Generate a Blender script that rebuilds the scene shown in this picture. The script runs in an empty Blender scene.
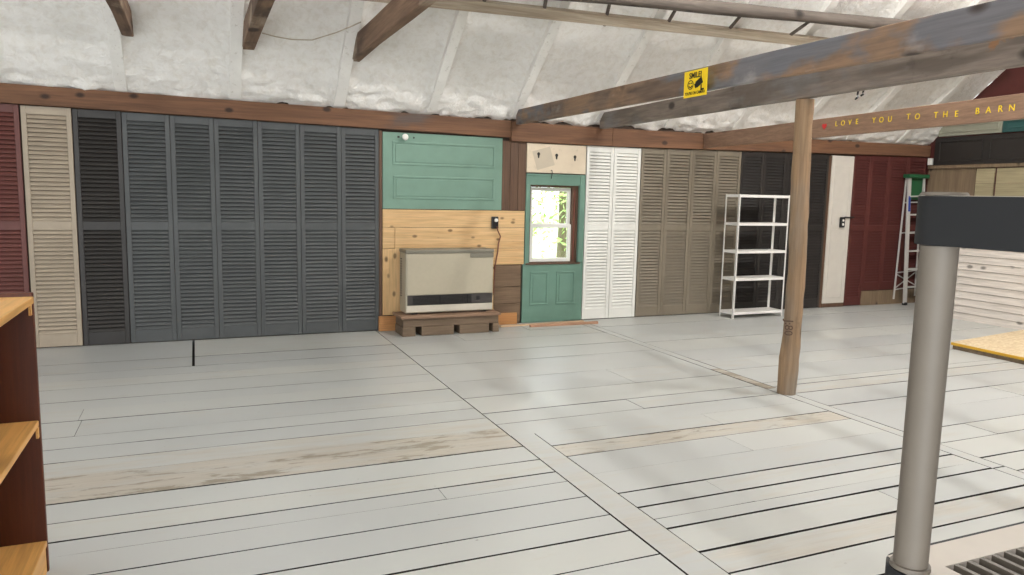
import bpy, bmesh, math, random
from mathutils import Vector, Matrix, noise
random.seed(7)
S = bpy.context.scene
COL = S.collection

# ------------------------------------------------------------------ camera
F, PITCH, YAW, ROLL, D, HC = 739.775, 0.124022, 0.405042, 0.0213745, 8.32965, 1.586254
TH = 0.689542                                   # roof pitch
TT = math.tan(TH)
fw = Vector((math.sin(YAW)*math.cos(PITCH), math.cos(YAW)*math.cos(PITCH), -math.sin(PITCH)))
rt = fw.cross(Vector((0, 0, 1))).normalized(); up = rt.cross(fw)
RT = rt*math.cos(ROLL) + up*math.sin(ROLL); UP = -rt*math.sin(ROLL) + up*math.cos(ROLL)
CAM = Vector((0, -D, HC))
cd = bpy.data.cameras.new('camera'); cam = bpy.data.objects.new('camera', cd); COL.objects.link(cam)
m = Matrix((RT, UP, -fw)).transposed().to_4x4(); m.translation = CAM
cam.matrix_world = m
cd.sensor_width = 36; cd.lens = F*36/1024; cd.clip_start = 0.02; cd.clip_end = 200
S.camera = cam

def at(x, y, axis, v):
    """point of the place seen at photo pixel (x, y) on the plane axis = v"""
    d = fw + RT*((x-512)/F) - UP*((y-287.5)/F)
    return CAM + d*((v-CAM[axis])/d[axis])
def wl(x, y, Y=0.0): return at(x, y, 1, Y)
def fl(x, y, z=0.0): return at(x, y, 2, z)
def roof_pt(x, y, off=0.0):
    d = fw + RT*((x-512)/F) - UP*((y-287.5)/F)
    k = (2.5+off-CAM.z-CAM.y*TT)/(d.z+d.y*TT)
    return CAM + d*k

# ------------------------------------------------------------------ materials
def lin(c):
    return tuple(((v/255)/12.92 if v <= 10 else (((v/255)+0.055)/1.055)**2.4) for v in c) + (1.0,)
def new_mat(name):
    mt = bpy.data.materials.new(name); mt.use_nodes = True
    nt = mt.node_tree; b = nt.nodes['Principled BSDF']
    return mt, nt, b
def N(nt, t, **kw):
    n = nt.nodes.new(t)
    for k, v in kw.items(): setattr(n, k, v)
    return n
def coords(nt, scale, rot=(0, 0, 0)):
    tc = N(nt, 'ShaderNodeTexCoord'); mp = N(nt, 'ShaderNodeMapping')
    mp.inputs['Scale'].default_value = scale; mp.inputs['Rotation'].default_value = rot
    nt.links.new(tc.outputs['Object'], mp.inputs['Vector'])
    return mp.outputs['Vector']
def ramp(nt, src, stops):
    r = N(nt, 'ShaderNodeValToRGB')
    e = r.color_ramp.elements
    while len(e) > 1: e.remove(e[-1])
    e[0].position = stops[0][0]; e[0].color = stops[0][1]
    for p, c in stops[1:]:
        k = e.new(p); k.color = c
    nt.links.new(src, r.inputs['Fac'])
    return r.outputs['Color']
def noise_tex(nt, vec, scale, detail=4, rough=0.55, dist=0.0):
    n = N(nt, 'ShaderNodeTexNoise'); n.inputs['Scale'].default_value = scale
    n.inputs['Detail'].default_value = detail; n.inputs['Roughness'].default_value = rough
    n.inputs['Distortion'].default_value = dist
    nt.links.new(vec, n.inputs['Vector'])
    return n.outputs['Fac']
def mix(nt, fac, a, b, mode='MIX'):
    n = N(nt, 'ShaderNodeMix', data_type='RGBA', blend_type=mode)
    if isinstance(fac, (int, float)): n.inputs[0].default_value = fac
    else: nt.links.new(fac, n.inputs[0])
    for i, s in ((6, a), (7, b)):
        if isinstance(s, tuple): n.inputs[i].default_value = s
        else: nt.links.new(s, n.inputs[i])
    return n.outputs[2]
def bump(nt, b, h, strength=0.2, dist=0.01):
    n = N(nt, 'ShaderNodeBump'); n.inputs['Strength'].default_value = strength
    n.inputs['Distance'].default_value = dist
    nt.links.new(h, n.inputs['Height']); nt.links.new(n.outputs['Normal'], b.inputs['Normal'])
def scl(c, k): return tuple(min(1, v*k) for v in c[:3]) + (1.0,)

def paint(name, c, rough=0.5, var=0.12, scale=6, metal=0.0, bmp=0.08, grime=None):
    mt, nt, b = new_mat(name); c = lin(c)
    v = coords(nt, (1, 1, 1)); f = noise_tex(nt, v, scale, 5, 0.6)
    col = ramp(nt, f, [(0.3, scl(c, 1-var)), (0.7, scl(c, 1+var))])
    if grime:
        g = noise_tex(nt, v, scale*3.3, 6, 0.7)
        gm = ramp(nt, g, [(0.58, (0, 0, 0, 1)), (0.72, (1, 1, 1, 1))])
        col = mix(nt, gm, col, lin(grime))
    nt.links.new(col, b.inputs['Base Color'])
    b.inputs['Roughness'].default_value = rough; b.inputs['Metallic'].default_value = metal
    if bmp: bump(nt, b, noise_tex(nt, v, 40, 4), bmp, 0.004)
    return mt

def wood(name, c1, c2, axis=0, rough=0.65, scale=1.0, knots=0.0, patch=None, bmp=0.25, streak=None):
    """boards with grain along the given axis, optional knots and paint patches"""
    mt, nt, b = new_mat(name); c1 = lin(c1); c2 = lin(c2)
    s = [14*scale]*3; s[axis] = 0.9*scale
    v = coords(nt, tuple(s)); f = noise_tex(nt, v, 1.6, 6, 0.62, 0.6)
    s2 = [60*scale]*3; s2[axis] = 2.5*scale
    f2 = noise_tex(nt, coords(nt, tuple(s2)), 1.5, 4, 0.6)
    col = ramp(nt, f, [(0.25, c1), (0.75, c2)])
    g = ramp(nt, f2, [(0.35, (0.62, 0.62, 0.62, 1)), (0.6, (1, 1, 1, 1))])
    col = mix(nt, 0.6, col, g, 'MULTIPLY')
    if streak:
        s3 = [5.0]*3; s3[axis] = 0.6
        f3 = noise_tex(nt, coords(nt, tuple(s3)), 1.3, 3)
        col = mix(nt, ramp(nt, f3, [(0.5, (0, 0, 0, 1)), (0.62, (0.8, 0.8, 0.8, 1))]), col, lin(streak))
    if patch:
        for i, (pc, lo, hi, sc_) in enumerate(patch):
            s4 = [2.2]*3; s4[axis] = sc_
            tc = N(nt, 'ShaderNodeTexCoord'); mp = N(nt, 'ShaderNodeMapping')
            mp.inputs['Scale'].default_value = tuple(s4); mp.inputs['Location'].default_value = (3.7*i, 9.1*i, 5.3*i)
            nt.links.new(tc.outputs['Object'], mp.inputs['Vector'])
            f4 = noise_tex(nt, mp.outputs['Vector'], 1.0, 5, 0.6)
            fm = ramp(nt, f4, [(lo, (0, 0, 0, 1)), (hi, (0.85, 0.85, 0.85, 1))])
            gg = mix(nt, 0.5, lin(pc), g, 'MULTIPLY')
            col = mix(nt, fm, col, gg)
    if knots:
        vo = N(nt, 'ShaderNodeTexVoronoi'); s5 = [5.0*knots]*3; s5[axis] = 3.0*knots
        nt.links.new(coords(nt, tuple(s5)), vo.inputs['Vector']); vo.inputs['Scale'].default_value = 1.0
        k = ramp(nt, vo.outputs['Distance'], [(0.09, (1, 1, 1, 1)), (0.17, (0, 0, 0, 1))])
        col = mix(nt, k, col, scl(c1, 0.35))
    nt.links.new(col, b.inputs['Base Color']); b.inputs['Roughness'].default_value = rough
    if bmp: bump(nt, b, f2, bmp, 0.004)
    return mt

def plain(name, c, rough=0.5, metal=0.0):
    mt, nt, b = new_mat(name); c = lin(c)
    f = noise_tex(nt, coords(nt, (1, 1, 1)), 25, 3)
    nt.links.new(ramp(nt, f, [(0.3, scl(c, 0.97)), (0.7, scl(c, 1.02))]), b.inputs['Base Color'])
    b.inputs['Roughness'].default_value = rough; b.inputs['Metallic'].default_value = metal
    return mt

M = {}
M['slate'] = paint('slate grey paint', (74, 77, 78), 0.55, 0.08)
M['black'] = paint('black brown paint', (40, 37, 35), 0.5, 0.1)
M['beige'] = paint('beige paint', (163, 150, 132), 0.55, 0.06)
M['taupe'] = paint('taupe paint', (117, 108, 93), 0.6, 0.06)
M['white'] = paint('white paint', (222, 222, 216), 0.5, 0.04)
M['offwhite'] = paint('off white paint', (206, 201, 192), 0.5, 0.04)
M['red'] = paint('barn red paint', (98, 54, 48), 0.55, 0.08)
M['darkred'] = paint('dark red paint', (82, 37, 33), 0.6, 0.1)
M['green'] = paint('sage green paint', (116, 147, 132), 0.45, 0.05)
M['green2'] = paint('weathered green paint', (100, 133, 119), 0.45, 0.07)
M['cream'] = paint('cream paint', (214, 199, 176), 0.6, 0.05, grime=(196, 182, 160))
M['greypatch'] = paint('faded diamond paint', (190, 178, 158), 0.6, 0.05)
M['plate'] = wood('brown hewn beam', (84, 56, 38), (130, 92, 65), 0, 0.75, 0.7, 1.0, patch=[((88, 78, 74), 0.62, 0.72, 0.7)])
M['oldbrown'] = wood('dark brown boards', (78, 56, 41), (106, 78, 58), 2, 0.6, 0.8)
M['backwall'] = wood('dark wall boards', (52, 40, 32), (74, 58, 46), 2, 0.8)
M['pine'] = wood('raw pine', (206, 164, 112), (232, 198, 148), 0, 0.55, 0.8, 1.5, bmp=0.08)
M['pinev'] = wood('raw pine upright', (212, 172, 120), (230, 194, 144), 2, 0.55, 0.8, 1.3, bmp=0.08)
M['pinedark'] = wood('stained pine', (176, 120, 70), (198, 146, 92), 0, 0.55, 0.8, bmp=0.08)
M['reclaimed'] = wood('reclaimed dark boards', (88, 70, 54), (140, 116, 92), 0, 0.8, 0.7, 0.8)
M['pallet'] = wood('weathered timber', (100, 84, 68), (136, 116, 95), 0, 0.8, 0.7)
M['pallettop'] = wood('brown platform board', (132, 104, 84), (160, 130, 106), 0, 0.7, 0.7)
M['beam'] = wood('paint-scarred beam', (104, 86, 74), (142, 120, 102), 1, 0.75, 0.6, 0.7,
                 patch=[((154, 124, 98), 0.48, 0.58, 0.9), ((112, 116, 124), 0.52, 0.6, 1.0), ((164, 160, 156), 0.6, 0.72, 1.6), ((72, 60, 52), 0.62, 0.72, 2.6)], streak=(74, 62, 54))
M['beamgrey'] = wood('greyed beam', (118, 106, 98), (152, 140, 130), 1, 0.8, 0.6, 0.7,
                 patch=[((128, 126, 126), 0.52, 0.64, 1.2), ((150, 108, 72), 0.66, 0.69, 1.6), ((72, 64, 58), 0.58, 0.68, 2.0)], streak=(98, 88, 80))
M['beambrown'] = wood('brown plank', (126, 98, 79), (158, 126, 104), 1, 0.75, 0.7, 0.6)
M['brace'] = wood('old hewn brace', (100, 74, 58), (152, 124, 100), 1, 0.8, 0.6, 0.5, patch=[((76, 58, 46), 0.5, 0.62, 0.8), ((186, 170, 150), 0.58, 0.7, 1.1)])
M['polewood'] = wood('grey round pole', (84, 76, 70), (118, 108, 100), 0, 0.8, 0.6, 0.6)
M['railwood'] = wood('peeled pale rail', (146, 128, 108), (206, 194, 174), 0, 0.7, 0.6, 0.6)
M['post'] = wood('peeled log post', (126, 102, 78), (166, 136, 104), 2, 0.65, 0.6, 0.7, patch=[((136, 124, 110), 0.44, 0.6, 0.7), ((90, 72, 56), 0.62, 0.72, 1.6)])
M['heater'] = plain('heater enamel', (178, 170, 150), 0.4)
M['heaterdark'] = plain('heater grey trim', (122, 118, 106), 0.4)
M['kick'] = plain('pale grey heater strip', (206, 200, 186), 0.4)
M['grille'] = plain('heater dark grille', (66, 62, 60), 0.45)
M['blackplastic'] = plain('black plastic', (22, 22, 24), 0.4)
M['chrome'] = plain('white porcelain', (240, 238, 232), 0.25)
M['steelwhite'] = plain('white enamelled steel', (236, 234, 230), 0.35)
M['alu'] = plain('brushed aluminium', (206, 204, 200), 0.4, 0.25)
M['plasticgreen'] = plain('green plastic', (32, 88, 54), 0.4)
M['blue'] = plain('blue sticker', (40, 66, 150), 0.5)
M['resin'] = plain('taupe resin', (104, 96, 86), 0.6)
M['slateplastic'] = plain('charcoal resin', (25, 26, 28), 0.75)
M['yellow'] = plain('yellow sign', (250, 214, 30), 0.5)
M['yellowpaint'] = plain('yellow paint', (240, 206, 40), 0.6)
M['redpaint'] = plain('red heart paint', (205, 40, 40), 0.6)
M['ink'] = plain('black ink', (25, 22, 18), 0.6)
M['copper'] = plain('reddish cable', (110, 62, 48), 0.5)
M['honey'] = wood('honey pine shelf', (206, 150, 82), (232, 182, 110), 1, 0.45, 0.7, 0.3, bmp=0.05)
M['honeyshade'] = wood('shaded red stained pine', (78, 32, 10), (96, 44, 16), 2, 0.5, 0.7, 0.3, bmp=0.05)  # reddish stain, darkened further: the bookcase's inner shade is in the colour
M['osb'] = None
M['siding'] = wood('whitewashed siding', (224, 214, 204), (238, 230, 222), 1, 0.7, 0.6, 1.0, bmp=0.1)
M['plywood'] = wood('brown plywood', (112, 94, 74), (138, 118, 94), 2, 0.7, 0.6, 0.9, bmp=0.1)
M['oldcream'] = wood('aged cream boards', (158, 147, 116), (176, 164, 131), 1, 0.65, 0.6, bmp=0.05)
M['greygreen'] = paint('grey green paint', (150, 150, 134), 0.55, 0.05)
M['teal'] = paint('dark teal paint', (44, 84, 82), 0.5, 0.06)
M['rafter'] = paint('whitewashed timber', (240, 238, 233), 0.7, 0.05, grime=(200, 194, 184))
M['cable'] = plain('pale cable', (176, 164, 146), 0.6)
M['sidewood'] = wood('lath end', (200, 168, 136), (220, 190, 156), 0, 0.6, 0.8)
M['lath'] = wood('reddish lath', (164, 122, 96), (186, 146, 118), 0, 0.6, 0.8)
M['bark'] = wood('tree bark', (96, 84, 70), (130, 116, 98), 2)

def foam_mat():
    mt, nt, b = new_mat('sprayed white foam')
    v = coords(nt, (1, 1, 1))
    f = noise_tex(nt, v, 2.2, 6, 0.6); f2 = noise_tex(nt, v, 14, 6, 0.7, 0.4)
    c = ramp(nt, f, [(0.3, lin((236, 234, 229))), (0.7, lin((246, 244, 240)))])
    g = ramp(nt, f2, [(0.3, lin((226, 220, 210))), (0.55, (1, 1, 1, 1))])
    nt.links.new(mix(nt, 0.5, c, g, 'MULTIPLY'), b.inputs['Base Color'])
    b.inputs['Roughness'].default_value = 0.75
    bump(nt, b, f2, 0.7, 0.03)
    return mt
M['foam'] = foam_mat()

def osb_mat():
    mt, nt, b = new_mat('oriented strand board')
    vo = N(nt, 'ShaderNodeTexVoronoi'); vo.inputs['Scale'].default_value = 26
    nt.links.new(coords(nt, (1, 2.2, 1), (0, 0, 0.5)), vo.inputs['Vector'])
    c = ramp(nt, vo.outputs['Color'], [(0.1, lin((198, 174, 136))), (0.6, lin((216, 196, 162))), (0.95, lin((228, 212, 182)))])
    nt.links.new(c, b.inputs['Base Color']); b.inputs['Roughness'].default_value = 0.6
    return mt
M['osb'] = osb_mat()
M['osbedge'] = plain('yellow painted board edge', (206, 160, 40), 0.6)

def floor_mat():
    mt, nt, b = new_mat('worn grey painted boards')
    at_ = N(nt, 'ShaderNodeAttribute', attribute_name='board')     # r: tint, g: wear
    sp = N(nt, 'ShaderNodeSeparateColor'); nt.links.new(at_.outputs['Color'], sp.inputs['Color'])
    v = coords(nt, (1, 1, 1))
    tint = ramp(nt, sp.outputs['Red'], [(0.0, lin((179, 181, 180))), (0.5, lin((184, 186, 184))), (1.0, lin((188, 189, 185)))])
    big = noise_tex(nt, coords(nt, (0.35, 1.2, 1)), 2.0, 4)
    tint = mix(nt, 0.45, tint, ramp(nt, big, [(0.3, (0.88, 0.89, 0.9, 1)), (0.7, (1, 1, 0.99, 1))]), 'MULTIPLY')
    grain = noise_tex(nt, coords(nt, (1.5, 40, 40)), 1.5, 5, 0.65, 0.5)
    # bare wood showing through on worn boards
    bare = ramp(nt, grain, [(0.3, lin((160, 148, 130))), (0.7, lin((196, 184, 166)))])
    wn = noise_tex(nt, coords(nt, (1.6, 9, 1)), 1.4, 6, 0.65, 0.4)
    ma = N(nt, 'ShaderNodeMath', operation='MULTIPLY_ADD'); ma.inputs[1].default_value = 0.55
    nt.links.new(sp.outputs['Green'], ma.inputs[0]); nt.links.new(wn, ma.inputs[2])
    wf = ramp(nt, ma.outputs[0], [(0.68, (0, 0, 0, 1)), (1.0, (0.6, 0.6, 0.6, 1))])
    col = mix(nt, wf, tint, bare)
    # grey worn knots where the paint has gone
    kn = noise_tex(nt, coords(nt, (1.1, 5.0, 1)), 1.9, 9, 0.72, 0.2)
    mk = N(nt, 'ShaderNodeMath', operation='MULTIPLY_ADD'); mk.inputs[1].default_value = 0.5
    nt.links.new(sp.outputs['Green'], mk.inputs[0]); nt.links.new(kn, mk.inputs[2])
    kf = ramp(nt, mk.outputs[0], [(0.955, (0, 0, 0, 1)), (1.1, (0.8, 0.8, 0.8, 1))])
    col = mix(nt, kf, col, lin((128, 118, 102)))
    # dark scuffs
    sc = noise_tex(nt, coords(nt, (5, 16, 1)), 2.3, 7, 0.75)
    sf = ramp(nt, sc, [(0.67, (0, 0, 0, 1)), (0.77, (0.5, 0.5, 0.5, 1))])
    col = mix(nt, sf, col, lin((120, 110, 96)))
    dots = noise_tex(nt, coords(nt, (22, 40, 1)), 1.0, 2, 0.5)
    col = mix(nt, ramp(nt, dots, [(0.74, (0, 0, 0, 1)), (0.79, (0.6, 0.6, 0.6, 1))]), col, lin((92, 84, 74)))
    nt.links.new(col, b.inputs['Base Color'])
    rr = ramp(nt, big, [(0.3, (0.3, 0.3, 0.3, 1)), (0.7, (0.46, 0.46, 0.46, 1))])
    nt.links.new(rr, b.inputs['Roughness'])
    bump(nt, b, grain, 0.08, 0.002)
    return mt
M['floor'] = floor_mat()
M['traymat'] = plain('pale taupe resin tray', (190, 180, 168), 0.5)
M['under'] = plain('dark joist space', (30, 26, 22), 0.9)

def glass_mat():
    mt, nt, b = new_mat('window glass')
    b.inputs['Base Color'].default_value = (1, 1, 1, 1); b.inputs['Roughness'].default_value = 0.0
    b.inputs['IOR'].default_value = 1.45; b.inputs['Transmission Weight'].default_value = 1.0
    return mt
M['glass'] = glass_mat()
def leaf_mat():
    mt, nt, b = new_mat('sunlit leaves')
    f = noise_tex(nt, coords(nt, (1, 1, 1)), 3, 4)
    nt.links.new(ramp(nt, f, [(0.3, lin((120, 168, 70))), (0.7, lin((196, 220, 140)))]), b.inputs['Base Color'])
    b.inputs['Roughness'].default_value = 0.5
    return mt
M['leaf'] = leaf_mat()

# ------------------------------------------------------------------ mesh helpers
class MB:
    def __init__(s): s.v = []; s.f = []; s.mi = []
    def add(s, vs, fs, mi=0):
        b = len(s.v); s.v += [Vector(q) for q in vs]
        s.f += [tuple(b+i for i in f) for f in fs]; s.mi += [mi]*len(fs)
    def box(s, x0, x1, y0, y1, z0, z1, mi=0, rot=None, piv=None):
        vs = [Vector((x, y, z)) for z in (z0, z1) for y in (y0, y1) for x in (x0, x1)]
        if rot is not None:
            p = Vector(piv) if piv is not None else Vector(((x0+x1)/2, (y0+y1)/2, (z0+z1)/2))
            vs = [rot @ (q-p) + p for q in vs]
        s.add(vs, [(0, 2, 3, 1), (4, 5, 7, 6), (0, 1, 5, 4), (2, 6, 7, 3), (0, 4, 6, 2), (1, 3, 7, 5)], mi)
        return s
    def hexa(s, q, mi=0):        # 8 corners, bottom four then top four (both counter-clockwise)
        s.add(q, [(0, 3, 2, 1), (4, 5, 6, 7), (0, 1, 5, 4), (1, 2, 6, 5), (2, 3, 7, 6), (3, 0, 4, 7)], mi)
        return s
    def bar(s, a, b, w, h, upv=(0, 0, 1), mi=0):     # bar from a to b, section w across, h along upv
        a = Vector(a); b = Vector(b); d = (b-a).normalized(); u = Vector(upv)
        side = d.cross(u).normalized(); u = side.cross(d)
        q = []
        for p in (a, b):
            for i, j in ((-1, -1), (1, -1), (1, 1), (-1, 1)): q.append(p + side*(i*w/2) + u*(j*h/2))
        s.add(q, [(0, 1, 2, 3), (7, 6, 5, 4), (0, 4, 5, 1), (1, 5, 6, 2), (2, 6, 7, 3), (3, 7, 4, 0)], mi)
        return s
    def tube(s, pts, rad, n=12, mi=0, cap=True):
        pts = [Vector(p) for p in pts]; rings = []
        if not isinstance(rad, (list, tuple)): rad = [rad]*len(pts)
        ref = None
        for i, p in enumerate(pts):
            d = (pts[min(i+1, len(pts)-1)]-pts[max(i-1, 0)]).normalized()
            if ref is None: ref = Vector((0, 0, 1)) if abs(d.z) < 0.9 else Vector((1, 0, 0))
            a = d.cross(ref).normalized(); c = a.cross(d); ref = c
            rings.append([p + (a*math.cos(t)+c*math.sin(t))*rad[i] for t in [2*math.pi*k/n for k in range(n)]])
        b = len(s.v); s.v += [q for r in rings for q in r]
        for i in range(len(pts)-1):
            for k in range(n):
                s.f.append((b+i*n+k, b+i*n+(k+1) % n, b+(i+1)*n+(k+1) % n, b+(i+1)*n+k)); s.mi.append(mi)
        if cap:
            s.f.append(tuple(b+k for k in reversed(range(n)))); s.mi.append(mi)
            s.f.append(tuple(b+(len(pts)-1)*n+k for k in range(n))); s.mi.append(mi)
        return s
    def prism(s, poly, axis, a, b, mi=0):            # poly of 2-D points extruded along axis from a to b
        def pt(p, t):
            q = [p[0], p[1]]; q.insert(axis, t); return Vector(q)
        n = len(poly); vs = [pt(p, a) for p in poly]+[pt(p, b) for p in poly]
        fs = [tuple(range(n)), tuple(reversed(range(n, 2*n)))]+[(i, i+n, (i+1) % n+n, (i+1) % n) for i in range(n)]
        s.add(vs, fs, mi); return s
    def build(s, name, mats, parent=None, bevel=0.0, seg=2, smooth=False):
        me = bpy.data.meshes.new(name)
        off = parent_origin(parent)
        me.from_pydata([tuple(q-off) for q in s.v], [], s.f)
        for mt in (mats if isinstance(mats, (list, tuple)) else [mats]): me.materials.append(mt)
        me.polygons.foreach_set('material_index', s.mi)
        bm = bmesh.new(); bm.from_mesh(me); bmesh.ops.recalc_face_normals(bm, faces=bm.faces); bm.to_mesh(me); bm.free()
        if smooth:
            for p in me.polygons: p.use_smooth = True
            me.set_sharp_from_angle(angle=math.radians(40))
        o = bpy.data.objects.new(name, me); COL.objects.link(o)
        if parent: o.parent = parent
        if bevel:
            md = o.modifiers.new('Bevel', 'BEVEL'); md.width = bevel; md.segments = seg; md.limit_method = 'ANGLE'
            md.angle_limit = math.radians(50)
        return o
def parent_origin(p):
    o = Vector((0, 0, 0))
    while p is not None:
        o += Vector(p.location); p = p.parent
    return o
def tag(o, label, cat, group=None, kind='thing'):
    o['label'] = label; o['category'] = cat; o['kind'] = kind
    if group: o['group'] = group
    return o
def thing(name, label, cat, loc, group=None, kind='thing'):
    o = bpy.data.objects.new(name, None); COL.objects.link(o); o.location = loc
    o.empty_display_size = 0.1
    return tag(o, label, cat, group, kind)
def plab(o, label): o['label'] = label; return o

def text_mb(body, size, depth=0.002, bold=0.004):
    cu = bpy.data.curves.new('lettering', 'FONT'); cu.body = body; cu.size = size; cu.extrude = depth
    cu.align_x = 'CENTER'; cu.align_y = 'CENTER'; cu.offset = size*bold
    o = bpy.data.objects.new('lettering', cu); COL.objects.link(o)
    dg = bpy.context.evaluated_depsgraph_get()
    me = bpy.data.meshes.new_from_object(o.evaluated_get(dg))
    mb = MB(); mb.add([v.co.copy() for v in me.vertices], [tuple(p.vertices) for p in me.polygons])
    bpy.data.objects.remove(o); bpy.data.curves.remove(cu); bpy.data.meshes.remove(me)
    return mb
def place(mb, origin, ex, ey, ez):
    ex, ey, ez = Vector(ex), Vector(ey), Vector(ez)
    mb.v = [Vector(origin)+ex*q.x+ey*q.y+ez*q.z for q in mb.v]; return mb

# ================================================================== SETTING
XL, XR, YF, YR = -7.0, 10.68, -11.0, -5.5       # left gable, right gable, front wall, ridge

# ---- floor: real boards with gaps
GAPK = 1.25
def build_floor():
    me = bpy.data.meshes.new('floor'); vs = []; fs = []; cols = []; mi = []
    rnd = random.Random(3)
    def board(x0, x1, y0, y1, tint, wear):
        dz = rnd.uniform(-0.001, 0.001)
        long_x = (x1-x0) > (y1-y0)
        a0, a1 = (x0, x1) if long_x else (y0, y1)
        n = max(1, int((a1-a0)/0.3)); amp = min(0.0022, 0.1*((y1-y0) if long_x else (x1-x0)))
        b = len(vs)
        for k in range(n+1):
            t = a0+(a1-a0)*k/n; e0 = rnd.uniform(-amp, amp); e1 = rnd.uniform(-amp, amp)
            for z in (dz, -0.004, -0.03):
                if long_x: vs.extend([(t, y0+e0, z), (t, y1+e1, z)])
                else: vs.extend([(x0+e0, t, z), (x1+e1, t, z)])
        for k in range(n):
            p, q_ = b+k*6, b+(k+1)*6
            fs.append((p, q_, q_+1, p+1) if long_x else (p, p+1, q_+1, q_)); cols.append((tint, wear)); mi.append(0)
            for l in (0, 2):
                for f in ((p+l, p+l+2, q_+l+2, q_+l), (p+l+1, q_+l+1, q_+l+3, p+l+3)): fs.append(f); cols.append((tint, wear)); mi.append(1)
        for p in (b, b+n*6):
            fs.append((p, p+1, p+5, p+4)); cols.append((tint, wear)); mi.append(1)
    def bay(xa, xb, lines, wears={}, cuts={}, top=0.03):
        prev = (top, 0.0)
        for i, (y, w) in enumerate(lines+[(YF, 0.0)]):
            y1 = prev[0]-prev[1]*GAPK/2; y0 = y+w*GAPK/2
            if y0 < y1-0.02:
                xs = [xa, xb]
                if i in cuts: xs = [xa]+[c for c in cuts[i]]+[xb]
                elif rnd.random() < 0.45: xs = [xa, rnd.uniform(xa+0.5, xb-0.4), xb]
                for j in range(len(xs)-1):
                    ga = cuts.get('g', 0.004) if (i in cuts and 0 < j) else (0.001 if j else 0)
                    board(xs[j]+ga, xs[j+1]-0.001, y0, y1, rnd.random(), wears.get(i, rnd.random()*0.35))
            prev = (y, w)
    L = [(-.81, .006), (-1.217, .005), (-1.49, .002), (-1.76, .003), (-2.157, .006), (-2.4, .0015), (-2.688, .005), (-3.047, .004),
         (-3.284, .004), (-3.539, .006), (-3.787, .003), (-4.18, .012), (-4.43, .005), (-4.645, .010), (-4.8, .004), (-5.02, .006),
         (-5.26, .008), (-5.45, .011), (-5.7, .008), (-5.95, .009), (-6.2, .008), (-6.5, .008), (-6.8, .008), (-7.1, .008), (-7.5, .008),
         (-7.9, .008), (-8.3, .008), (-8.8, .008), (-9.3, .008), (-9.8, .008), (-10.4, .008)]
    bay(XL, 1.878, L, {11: 0.85, 10: 0.5}, {0: [-.065], 1: [-.065], 'g': 0.022})
    Mm = [(-.45, .002), (-.835, .006), (-1.4, .002), (-1.871, .005), (-2.5, .0015), (-3.01, .006), (-3.435, .009), (-3.706, .005), (-3.973, .005)]
    bay2 = [(-4.233, .006), (-4.44, .007), (-4.75, .0015), (-5.047, .012), (-5.24, .010), (-5.39, .004), (-5.5, .013), (-5.75, .015),
            (-5.955, .011), (-6.2, .010), (-6.45, .01), (-6.8, .01), (-7.2, .01), (-7.6, .01), (-8., .01), (-8.5, .01), (-9, .01), (-9.6, .01), (-10.3, .01)]
    prevF = globals()['YF']
    # middle bay, far part reaches the seam, near part stops at the cover strip
    def bay_lim(xa, xb, lines, y_end, top, wears={}):
        prev = (top, 0.0)
        for i, (y, w) in enumerate(lines+[(y_end, 0.0)]):
            y1 = prev[0]-prev[1]*GAPK/2; y0 = y+w*GAPK/2
            if y0 < y1-0.02:
                xs = [xa, xb] if rnd.random() > 0.4 else [xa, rnd.uniform(xa+0.5, xb-0.4), xb]
                for j in range(len(xs)-1):
                    board(xs[j]+(0.001 if j else 0), xs[j+1]-0.001, y0, y1, rnd.random(), wears.get(i, rnd.random()*0.35))
            prev = (y, w)
    bay_lim(1.886, 4.415, Mm[:-1], -3.97, 0.03)
    bay_lim(2.058, 4.415, bay2, YF, -3.975, {1: 0.8, 8: 0.55})
    board(1.887, 2.052, YF, -3.965, 0.15, 0.45)
    for a, b_ in ((0.03, -.83), (-.832, -2.8), (-2.803, -3.55), (-3.553, -5.5), (-5.51, YF)):
        board(4.422, 4.522, b_, a, 0.4, 0.35 if a != -2.803 else 1.0)
    R = [(-.5, .0015), (-1.0, .003), (-1.5, .003), (-2.0, .003), (-2.45, .003), (-2.876, .005), (-3.376, .005), (-3.51, .004), (-3.742, .009),
         (-4.12, .009), (-4.436, .003), (-4.807, .005), (-5.06, .006), (-5.35, .012), (-5.58, .011), (-5.92, .014), (-6.12, .01), (-6.4, .01),
         (-6.8, .01), (-7.2, .01), (-7.6, .01), (-8., .01), (-8.5, .01), (-9, .01), (-9.6, .01), (-10.3, .01)]
    bay(4.53, XR+0.1, R, {8: 0.5})
    b = len(vs)
    vs.extend([(XL, YF, -0.031), (XR+.2, YF, -0.031), (XR+.2, .2, -0.031), (XL, .2, -0.031)])
    fs.append((b, b+1, b+2, b+3)); cols.append((0, 0)); mi.append(1)
    me.from_pydata(vs, [], fs); me.materials.append(M['floor']); me.materials.append(M['under'])
    me.polygons.foreach_set('material_index', mi)
    ca = me.color_attributes.new('board', 'FLOAT_COLOR', 'CORNER')
    k = 0
    for p, c in zip(me.polygons, cols):
        for _ in p.vertices:
            ca.data[k].color = (c[0], c[1], 0, 1); k += 1
    o = bpy.data.objects.new('floor', me); COL.objects.link(o)
    return tag(o, 'worn pale grey painted plank floor', 'floor', kind='structure')
build_floor()

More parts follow.
